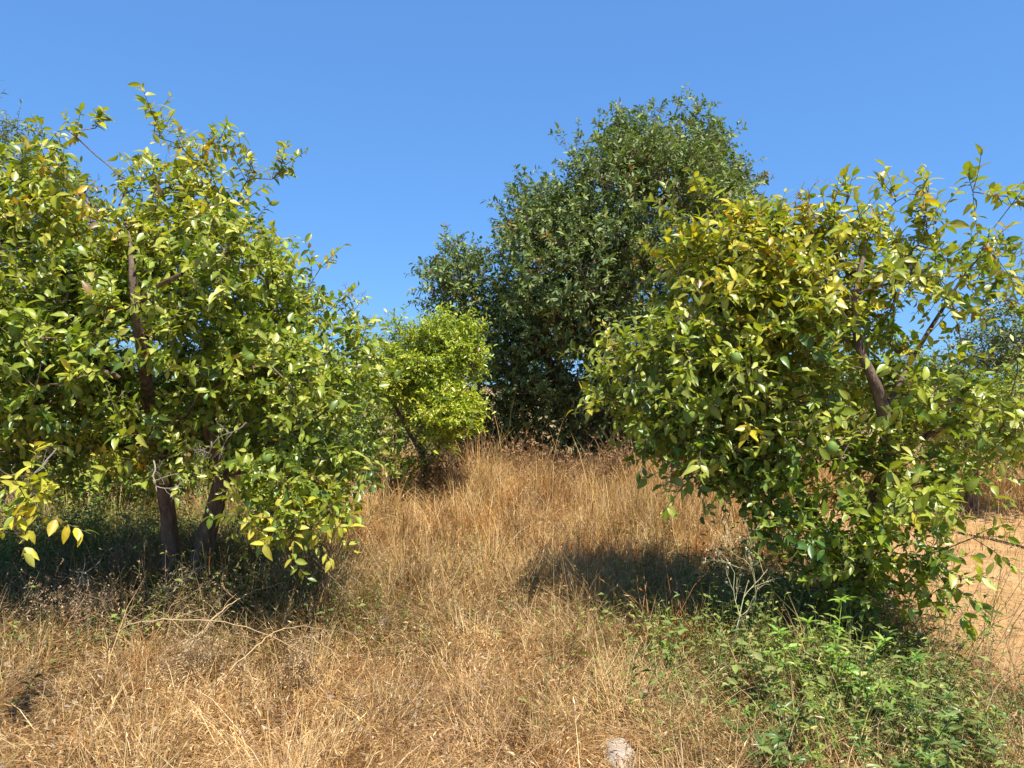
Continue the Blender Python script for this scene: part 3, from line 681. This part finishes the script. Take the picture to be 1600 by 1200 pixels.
# green ground cover
ca = Acc()
x, y = scatter(60000, 1.4, 9, pw=1.4)
k = (rng.random(len(x)) < greenness(x, y) ** 1.7 * 1.25) & (x < path_x(y) + .1); x, y = x[k], y[k]; n = len(x)
nl = 6
hgt = rng.uniform(.04, .32, n) * (.55 + .9 * vn(x, y, .17, 98)) * (.6 + .8 * vn(x, y, .4, 95)) * (1 + .7 * leftz(x, y - 1) + 1.3 * np.exp(-(((x - 2.0) / .8) ** 2 + ((y - 4.6) / 1.1) ** 2)))
base = np.stack([x, y, GZ(x, y)], -1)
ln = norm(np.stack([rng.normal(size=n) * .35, rng.normal(size=n) * .35, np.ones(n)], -1))
Pn = base[:, None] + ln[:, None] * (hgt[:, None] * np.linspace(0, 1, 3))[..., None]
gc = GREENS[rng.choice(4, n, p=[.4, .25, .25, .1])] * rng.uniform(.7, 1.15, (n, 1))
multi_tubes(ca, Pn, np.full((n, 3), .0012), 3, gc)
T = (np.arange(nl) + 1) / nl; ph = rng.random(n)[:, None] * 6.28 + np.arange(nl)[None] * 2.4
pos = base[:, None] + ln[:, None] * (hgt[:, None] * T)[..., None]
d = np.stack([np.cos(ph), np.sin(ph), rng.uniform(.1, .9, (n, nl))], -1)
nn = np.array([0, 0, 1.]) + rng.normal(size=(n, nl, 3)) * .35
Ls = rng.uniform(.018, .055, (n, nl)) * rng.uniform(.7, 1.4, (n, 1))
leaves(ca, pos.reshape(-1, 3), d.reshape(-1, 3), nn.reshape(-1, 3), Ls.ravel(), (Ls * rng.uniform(.18, .55, (n, 1))).ravel(), np.repeat(gc, nl, axis=0) * rng.uniform(.8, 1.2, (n * nl, 1)), T_SML, curl=.3, fold=.3)
tag(ca.make('weed_cover', M_DULL), 'low green weeds mixed into the grass under the trees', 'ground cover', kind='stuff')
# clods, pebbles and straw on the track
pa = Acc()
x = rng.uniform(2.4, 6.8, 9000); y = 1.8 + 12 * rng.random(9000) ** 1.3; n = len(x)
x += .0; k = (x > path_x(y) - .1) & (rng.random(n) < .25 + .75 * fbm(x, y, .6, 170)); x, y = x[k], y[k]; n = len(x)
octa = np.array([[1, 0, 0], [0, 1, 0], [-1, 0, 0], [0, -1, 0], [0, 0, 1], [0, 0, -1.]])
of = np.array([[0, 1, 4], [1, 2, 4], [2, 3, 4], [3, 0, 4], [1, 0, 5], [2, 1, 5], [3, 2, 5], [0, 3, 5]])
sz = .004 + .016 * rng.random(n) ** 4
V = octa[None] * sz[:, None, None] * rng.uniform(.6, 1.4, (n, 6, 1)) * np.array([1, 1, .7]); V[..., 0] += x[:, None]; V[..., 1] += y[:, None]; V[..., 2] += GZ(x, y)[:, None] + .015
pa.add(V, [(of[None] + (np.arange(n) * 6)[:, None, None]).reshape(-1, 3)], np.repeat(np.array([(.50, .30, .15), (.36, .2, .1), (.58, .42, .27)])[rng.choice(3, n)], 6, axis=0))
k = rng.random(n) < .12; m = k.sum(); dd = rvec(m); dd[:, 2] *= .08
leaves(pa, np.stack([x[k], y[k] + .05, GZ(x[k], y[k] + .05) + .024], -1), dd, np.array([0, 0, 1.]) + rng.normal(size=(m, 3)) * .3, rng.uniform(.02, .10, m), rng.uniform(.003, .014, m), np.array([(.55, .4, .22), (.3, .18, .09)])[rng.choice(2, m)], T_SML, curl=.1, fold=.3)
tag(pa.make('gravel', M_STALK, smooth=False), 'small clods, pebbles and straw on the dirt track', 'gravel', kind='stuff')
# dead twiggy tangle
ta = Acc()
x, y = scatter(42000, 1.6, 11, pw=1.3)
dens = np.maximum.reduce([leftz(x, y) * 1.0, sst(.62, .8, fbm(x, y, .8, 120)) * .35, np.exp(-(((x - 2.3) / .8) ** 2 + ((y - 4.3) / 1.4) ** 2)) * .6, sst(9.2, 10.2, y) * (np.abs(x) < 3) * .5])
k = (rng.random(len(x)) < dens) & (x < path_x(y) + .25); x, y = x[k], y[k]; n = len(x)
L = rng.uniform(.08, .38, n) * (1 + .5 * sst(9, 10, y)); d = norm(rng.normal(size=(n, 3)) * [1, 1, .35] + [0, 0, .55]); cv = rng.normal(size=(n, 3)) * .35
T = np.linspace(0, 1, 5); p0 = np.stack([x, y, GZ(x, y) + rng.random(n) ** 1.6 * .22], -1)
Pn = p0[:, None] + d[:, None] * (L[:, None] * T)[..., None] + cv[:, None] * (L[:, None] * T ** 2)[..., None]
Pn[..., 2] = np.maximum(Pn[..., 2], GZ(Pn[..., 0], Pn[..., 1]) + .005)
tc_ = np.array([(.30, .19, .10), (.45, .32, .18), (.20, .12, .07), (.38, .22, .12), (.28, .24, .12)])[rng.choice(5, n)] * rng.uniform(.7, 1.2, (n, 1))
rr = np.clip(y / 5, .8, 1.8) * rng.uniform(.0009, .0019, n)
multi_tubes(ta, Pn, rr[:, None] * np.linspace(1, .5, 5)[None], 3, tc_)
for q in (2, 3, 4):
    kk = rng.random(n) < .7; m = kk.sum()
    leaves(ta, Pn[kk, q], rvec(m), rvec(m), rng.uniform(.008, .022, m), rng.uniform(.004, .009, m), tc_[kk] * 1.15, T_SML, curl=.3, fold=.4)
tag(ta.make('dry_twigs', M_STALK, smooth=False), 'tangle of thin dead brown weed twigs among the grass', 'dry weeds', kind='stuff')
#@@PLANTS
# ------------------------------------------------------------------ single plants, twigs, stones
def base_at(px, py):    # ground point seen at this pixel
    d = CAMZ * F / (py - 600); return np.array([(px - 800) / F * d, d, 0.])
def gpt(px, py):
    b = base_at(px, py); b[2] = float(GZ(b[0], b[1])); return b

def twig_rec(acc, p, d, L, r, depth, rs, spread=.6, C=(.5, .4, .25), tips=None, curl=.25, nk=(2, 4)):
    m = 6; pts = [p]; dd = d.copy()
    for _ in range(m):
        dd = norm(dd + rs.normal(size=3) * curl * .5); pts.append(pts[-1] + dd * L / m)
    pts = np.array(pts)
    tube(acc, pts, np.linspace(r, r * .55, len(pts)), 5 if r > .003 else 3, C)
    if depth == 0:
        if tips is not None: tips.append((pts[-1], dd))
        return
    for _ in range(rs.integers(*nk)):
        k = rs.integers(2, m + 1)
        nd = norm(dd + rs.normal(size=3) * spread + np.array([0, 0, .1]))
        twig_rec(acc, pts[k], nd, L * rs.uniform(.5, .8), r * .6, depth - 1, rs, spread, C, tips, curl, nk)

def dry_plant(name, px, py, H, label, seed, C=(.5, .4, .25), stems=1, depth=3, spread=.6, r=.005, lean=(0, 0), seeds=None, group=None, cat='dry weed', ls=1.0):
    rs = np.random.default_rng(seed); b = gpt(px, py)
    root = empty(name, b, label, cat, group)
    acc = Acc(); tips = []
    for s in range(stems):
        d = norm(np.array([lean[0], lean[1], 1.]) + rs.normal(size=3) * (.12 if stems == 1 else .35))
        twig_rec(acc, b - [0, 0, .02], d, H * (.55 if depth > 1 else .7) * rs.uniform(.8, 1.1), r, depth, rs, spread, C, tips)
    acc.make('stem', M_STALK, root)
    if seeds is not None and tips:
        sa = Acc(); q = np.array([t[0] for t in tips]); n = 5
        pos = np.repeat(q, n, axis=0) + rs.normal(size=(len(q) * n, 3)) * .008
        dd = norm(rs.normal(size=(len(pos), 3)) + [0, 0, .6])
        leaves(sa, pos, dd, norm(rs.normal(size=(len(pos), 3))), rs.uniform(.008, .02, len(pos)) * ls, rs.uniform(.004, .009, len(pos)) * ls,
               np.asarray(seeds) * rs.uniform(.7, 1.3, (len(pos), 1)), T_SML, curl=.3, fold=.4)
        sa.make('foliage', M_STALK, root)
    return root

dry_plant('dry_weed', 1136, 1040, 1.05, 'tall pale branching dead weed standing before the shadow of the right lemon tree', 5, (.50, .45, .24), 1, 4, .55, .0065, (.12, 0), (.45, .38, .22))
dry_plant('dry_weed', 1062, 985, .35, 'short reddish dead weed left of the tall pale one', 6, (.42, .23, .16), 3, 2, .6, .003, (0, 0), (.5, .28, .2))
dry_plant('dry_weed', 1318, 1050, .5, 'thin upright pale stalk rising behind the leafy weeds', 9, (.42, .42, .2), 1, 1, .3, .004, (.15, 0), (.4, .35, .2))
sp = [(1520, 1010, .5, 'brown dead weed stalk leaning over the left margin of the dirt track'),
      (1590, 1080, .75, 'tallest brown dead weed stalk, nearest the lower right corner of the dirt track'),
      (1545, 985, .42, 'short brown dead weed stalk standing before the middle of the dirt track'),
      (1575, 1000, .55, 'brown dead weed stalk just left of the right picture edge, on the dirt track'),
      (1500, 1050, .45, 'brown dead weed stalk among the grass tips where weeds meet the dirt track'),
      (1560, 1130, .5, 'brown dead weed stalk lowest in the picture beside the dirt track'),
      (1610, 990, .5, 'brown dead weed stalk cut by the right picture edge'),
      (1480, 985, .4, 'brown dead weed stalk closest to the hanging leaves of the right lemon tree')]
for k, (px, py, H, lab) in enumerate(sp):
    dry_plant('dry_weed', px, py, H, lab, 20 + k, (.30, .19, .10), 1, 2, .45, .0035, (0, 0), (.28, .17, .09), 'brown weed stalks by the dirt track')

# brown brush in front of the dark tree
bp = [(880, 775, .62, 'rust-brown dry bush at the foot of the dark tree, centre'), (800, 775, .75, 'rust-brown dry bush at the foot of the dark tree, nearest the bright shrub'),
      (960, 775, .55, 'low brown dry bush at the foot of the dark tree, nearest the right lemon tree'), (690, 795, .6, 'dark brown dry bush below the bright citrus shrub'), (1080, 800, .5, 'brown dry bush under the left fringe of the right lemon tree')]
for k, (px, py, H, lab) in enumerate(bp):
    dry_plant('dry_bush', px, py, H * 1.35, lab, 40 + k, (.27, .15, .08), 14, 3, .6, .008, (0, 0), (.30, .17, .08), None, 'dry bush', 3.0)

for k, (px, py, H, lab) in enumerate([(430, 965, .38, 'shaggy tan dead weed right of the two stems, under the low hanging leaves'), (350, 990, .34, 'tangled tan dead weed in front of the right-hand stem'),
        (245, 985, .4, 'brown dead weed in front of the left-hand stem'), (130, 1010, .36, 'brown dead weed in the shadow between the left edge and the stems'), (30, 1015, .4, 'brown dead weed cut by the left picture edge, before the shadow'),
        (515, 965, .3, 'small tan dead weed at the sunny right end of the left tree shadow'), (300, 1075, .26, 'low tan dead weed below the long arching cane'), (470, 1080, .26, 'low reddish dead weed at the right end of the canes'),
        (190, 930, .42, 'tall brown dead weed just left of the left-hand stem')]):
    dry_plant('dry_weed', px, py, H * 1.2, lab, 70 + k, [(.42, .29, .15), (.32, .21, .11), (.46, .34, .18)][k % 3], 13, 3, .6, .0035, (0, 0), (.40, .28, .15), 'dead weeds under the left lemon tree')

# fallen thorny canes in the lower left
def cane(pts, r, label, seed, C=(.50, .34, .17)):
    rs = np.random.default_rng(seed)
    q = np.array([np.array([*base_at(px, py + h + 22)[:2], 0]) for px, py, h in pts])
    for i, (px, py, h) in enumerate(pts):
        d = q[i][1]; q[i] = P(px, py, d)
    # smooth
    t = np.linspace(0, len(q) - 1, 26); k = np.arange(len(q))
    s = np.stack([np.interp(t, k, q[:, a]) for a in range(3)], -1)
    for _ in range(3): s[1:-1] = (s[:-2] + s[1:-1] * 2 + s[2:]) / 4
    s[:, 2] = np.maximum(s[:, 2] + .11 * np.sin(np.linspace(0, math.pi, len(s))) ** .5, GZ(s[:, 0], s[:, 1]) + .03) ; s += rs.normal(size=s.shape) * .005
    s[0, 2] = GZ(s[0, 0], s[0, 1]); s[-1, 2] = max(GZ(s[-1, 0], s[-1, 1]) + .02, s[-1, 2] - .02)
    r *= .85; root = empty('fallen_twig', s[0], label, 'twig', 'dead canes lying in the grass on the left')
    acc = Acc(); tube(acc, s, np.linspace(r, r * .4, len(s)), 6, C)
    for i in range(3, 24, 3):
        d = norm(rs.normal(size=3) + [0, 0, .7] + norm(s[i + 1] - s[i]) * .8)
        twig_rec(acc, s[i], d, rs.uniform(.05, .2), r * .4, 1 if rs.random() < .4 else 0, rs, .6, C)
    acc.make('stem', M_STALK, root)
cane([(165, 1035, 25), (185, 1010, 60), (230, 1002, 70), (330, 1000, 60), (420, 1015, 40), (500, 1045, 20)], .0045, 'long arching tan cane, leftmost of the canes, below the left lemon tree', 1)
cane([(255, 955, 20), (300, 925, 50), (330, 895, 70)], .005, 'short pale twig slanting up against the base of the left stems', 2, (.55, .42, .28))
cane([(270, 1050, 10), (330, 1000, 40), (380, 960, 50), (450, 915, 60)], .005, 'rising tan cane crossing the long arching one', 3)
cane([(330, 1090, 10), (380, 1060, 30), (440, 1010, 40), (520, 995, 30)], .005, 'thin cane lying right of the arching ones in lower grass', 4)
cane([(440, 1020, 20), (490, 1030, 40), (540, 1060, 20)], .0045, 'short drooping tan cane at the right end of the canes', 5)
cane([(370, 1050, 20), (395, 1100, 30), (405, 1130, 10)], .004, 'short upright cane nearest the camera on the left', 6)
cane([(120, 955, 25), (128, 925, 60), (138, 910, 80)], .004, 'short grey twig standing in the shadow left of the stems', 7, (.42, .38, .28))

# leafy green weeds, lower right
def leafy_weed(px, py, H, label, seed, C=(.15, .27, .045), n_st=5, L=.065, group=None):
    H *= 1.45; L *= 1.2
    rs = np.random.default_rng(seed); b = gpt(px, py)
    root = empty('leafy_weed', b, label, 'weed', group)
    sa = Acc(); le = Acc()
    for s in range(n_st):
        d = norm(np.array([0, 0, 1.]) + rs.normal(size=3) * [.42, .42, .1]); h = H * rs.uniform(.6, 1.1)
        t = np.linspace(0, 1, 7); bend = rs.normal(size=3) * [.1, .1, 0]
        pts = b + d * (h * t)[:, None] + bend * (h * t ** 2)[:, None]
        tube(sa, pts, np.linspace(.0035, .0015, 7), 5, np.array(C) * .9)
        nl = int(h / .016); T = rs.uniform(.1, 1, nl); T[:6] = .97
        pos = b + d * (h * T)[:, None] + bend * (h * T ** 2)[:, None]
        ph = np.arange(nl) * 2.4 + rs.random() * 6
        dd = np.stack([np.cos(ph), np.sin(ph), rs.uniform(.1, .9, nl)], -1)
        nn = np.array([0, 0, 1.]) + rs.normal(size=(nl, 3)) * .3
        Ls = L * rs.uniform(.6, 1.2, nl) * (1 - .3 * T)
        leaves(le, pos, dd, nn, Ls, Ls * .3, np.array(C) * rs.uniform(.7, 1.35, (nl, 1)) + rs.normal(size=(nl, 3)) * [.02, .012, .005], T_MED, curl=.35, fold=.3)
    sa.make('stem', M_STALK, root); le.make('foliage', M_CIT, root)
leafy_weed(1305, 1120, .36, 'brightest leafy green weed, topmost clump in front of the right lemon tree base', 1, (.26, .38, .06), 8, .075)
leafy_weed(1400, 1150, .30, 'leafy green weed under the dried stalk at the lower right', 2, (.17, .30, .05), 6)
leafy_weed(1200, 1120, .24, 'olive green leafy weed at the left end of the weed patch', 3, (.19, .27, .06), 5)
o1, o2, o3 = (.17, .24, .05), (.10, .155, .035), (.25, .30, .06)
lw = [(1160, 1170, .2, o1, 'small leafy weed in the paler grass at the lower left of the weed patch'),
      (1240, 1190, .24, o2, 'dark green leafy weed low in the patch, left of the brightest clump'),
      (1330, 1215, .28, o3, 'yellow-green leafy weed directly below the brightest clump'),
      (1420, 1225, .28, o1, 'mid green leafy weed below and right of the dried stalk'),
      (1480, 1190, .24, o2, 'dark green leafy weed near the right end of the patch'),
      (1250, 1040, .26, o3, 'leafy weed at the upper left rim of the patch, before the tree shadow'),
      (1180, 1030, .24, o1, 'leafy weed just right of the tall pale dead weed'),
      (1390, 1060, .28, o2, 'dark leafy weed in the shade at the base of the right lemon tree'),
      (1460, 1100, .24, o3, 'yellow-green leafy weed where the patch turns to dry grass by the track'),
      (1520, 1210, .22, o1, 'rightmost leafy weed, in dry grass near the lower right corner'),
      (1210, 1240, .24, o2, 'leafy weed on the bottom picture edge, first from the left'),
      (1290, 1265, .26, o3, 'leafy weed on the bottom picture edge, second from the left'),
      (1380, 1290, .28, o1, 'leafy weed on the bottom picture edge, third from the left'),
      (1470, 1280, .26, o2, 'leafy weed on the bottom picture edge, fourth from the left'),
      (1060, 1080, .14, (.22, .36, .06), 'small bright green tuft alone in the grass left of the weed patch'),
      (1300, 1010, .3, o2, 'shaded leafy weed behind the brightest clump'),
      (1230, 985, .32, o2, 'tall shaded leafy weed under the left fringe of the right lemon tree')]
for k, (px, py, H, c, lab) in enumerate(lw):
    leafy_weed(px, py, H * [1, .8, 1.25][k % 3], lab, 50 + k, c, [5, 7, 4][k % 3], [.05, .07, .04][k % 3], 'leafy weeds below the right lemon tree')
for k, (px, py, H, lab) in enumerate([(60, 880, .5, 'tall green leafy weed at the left edge under the left lemon tree'), (130, 860, .45, 'green leafy weed in the light left of the two stems'),
                                      (20, 930, .45, 'green leafy weed cut by the left edge in the tree shadow'), (180, 890, .35, 'small green leafy weed nearest the left stem')]):
    leafy_weed(px, py, H, lab, 90 + k, (.17, .24, .06), 7, .05, 'leafy weeds below the left lemon tree')

# dead twigs hanging in the left lemon tree (parts of the tree)
def dead_branch(root, px, py, d, dirv, L, seed, C=(.30, .25, .19)):
    rs = np.random.default_rng(seed); acc = Acc()
    twig_rec(acc, P(px, py, d), norm(np.array(dirv, float)), L, .005, 3, rs, .7, C, None, .5)
    acc.make('dead_branch', M_STALK, root)
dead_branch(t_left, 385, 660, 4.1, (-.6, -.1, -.6), .22, 1)
dead_branch(t_left, 330, 690, 4.1, (.2, 0, -1), .16, 2)
dead_branch(t_left, 240, 720, 4.0, (.1, 0, -1), .2, 3)
dead_branch(t_left, 90, 700, 4.0, (-.3, 0, -1), .25, 4)
dead_branch(t_left, 60, 760, 3.2, (-.5, 0, -.8), .2, 5)
dead_branch(t_left, 532, 470, 5.3, (.05, 0, 1), .14, 6, (.25, .2, .17))
dead_branch(t_left, 285, 290, 5.2, (0, 0, 1), .16, 7, (.25, .2, .17))
for k, (px, py, dv, L) in enumerate([(1265, 340, (.2, 0, 1), .2), (1420, 330, (.1, 0, 1), .16), (1550, 430, (1, 0, .5), .2), (1560, 470, (1, 0, .1), .22), (1565, 400, (1, 0, .2), .18)]):
    dead_branch(t_right, px, py, 4.6, dv, L, 20 + k, (.28, .22, .18))

# stones
def stone(px, py, sx, sy, sz, label, seed):
    rs = np.random.default_rng(seed); b = gpt(px, py)
    nu, nv = 18, 11; th = np.linspace(0, math.pi, nv)[:, None]; a = (np.arange(nu) / nu * 2 * math.pi)[None]
    D = np.stack([np.sin(th) * np.cos(a), np.sin(th) * np.sin(a), np.cos(th) + a * 0], -1)
    for _ in range(14):
        pl = norm(rs.normal(size=3)); h = rs.uniform(.62, .85)
        D = D - np.maximum((D @ pl) - h, 0)[..., None] * pl
    V = D * [sx, sy, sz] + b + [0, 0, sz * .35]
    i = np.arange(nv - 1)[:, None] * nu; j = np.arange(nu)[None]
    o = build('stone', (V - b).reshape(-1, 3), [np.stack([i + j, i + nu + j, i + nu + (j + 1) % nu, i + (j + 1) % nu], -1).reshape(-1, 4)], M_STONE, smooth=False)
    o.location = b; tag(o, label, 'stone')
stone(968, 1182, .075, .13, .06, 'pale flat stone in the grass at the bottom edge', 3)
stone(597, 985, .05, .12, .06, 'small pale stone in the grass right of the fallen canes', 4)

# irrigation hose on the dirt
hp = [gpt(1440, 812), gpt(1500, 832), gpt(1540, 843), gpt(1600, 862), gpt(1720, 905), gpt(1900, 960)]
q = np.array(hp); t = np.linspace(0, len(q) - 1, 60); s = np.stack([np.interp(t, np.arange(len(q)), q[:, a]) for a in range(3)], -1)
for _ in range(6): s[1:-1] = (s[:-2] + 2 * s[1:-1] + s[2:]) / 4
s[:, 2] = GZ(s[:, 0], s[:, 1]) + .026
acc = Acc(); tube(acc, s, .011, 8)
tag(acc.make('irrigation_hose', M_HOSE), 'thin dark irrigation hose lying across the dirt track', 'hose')
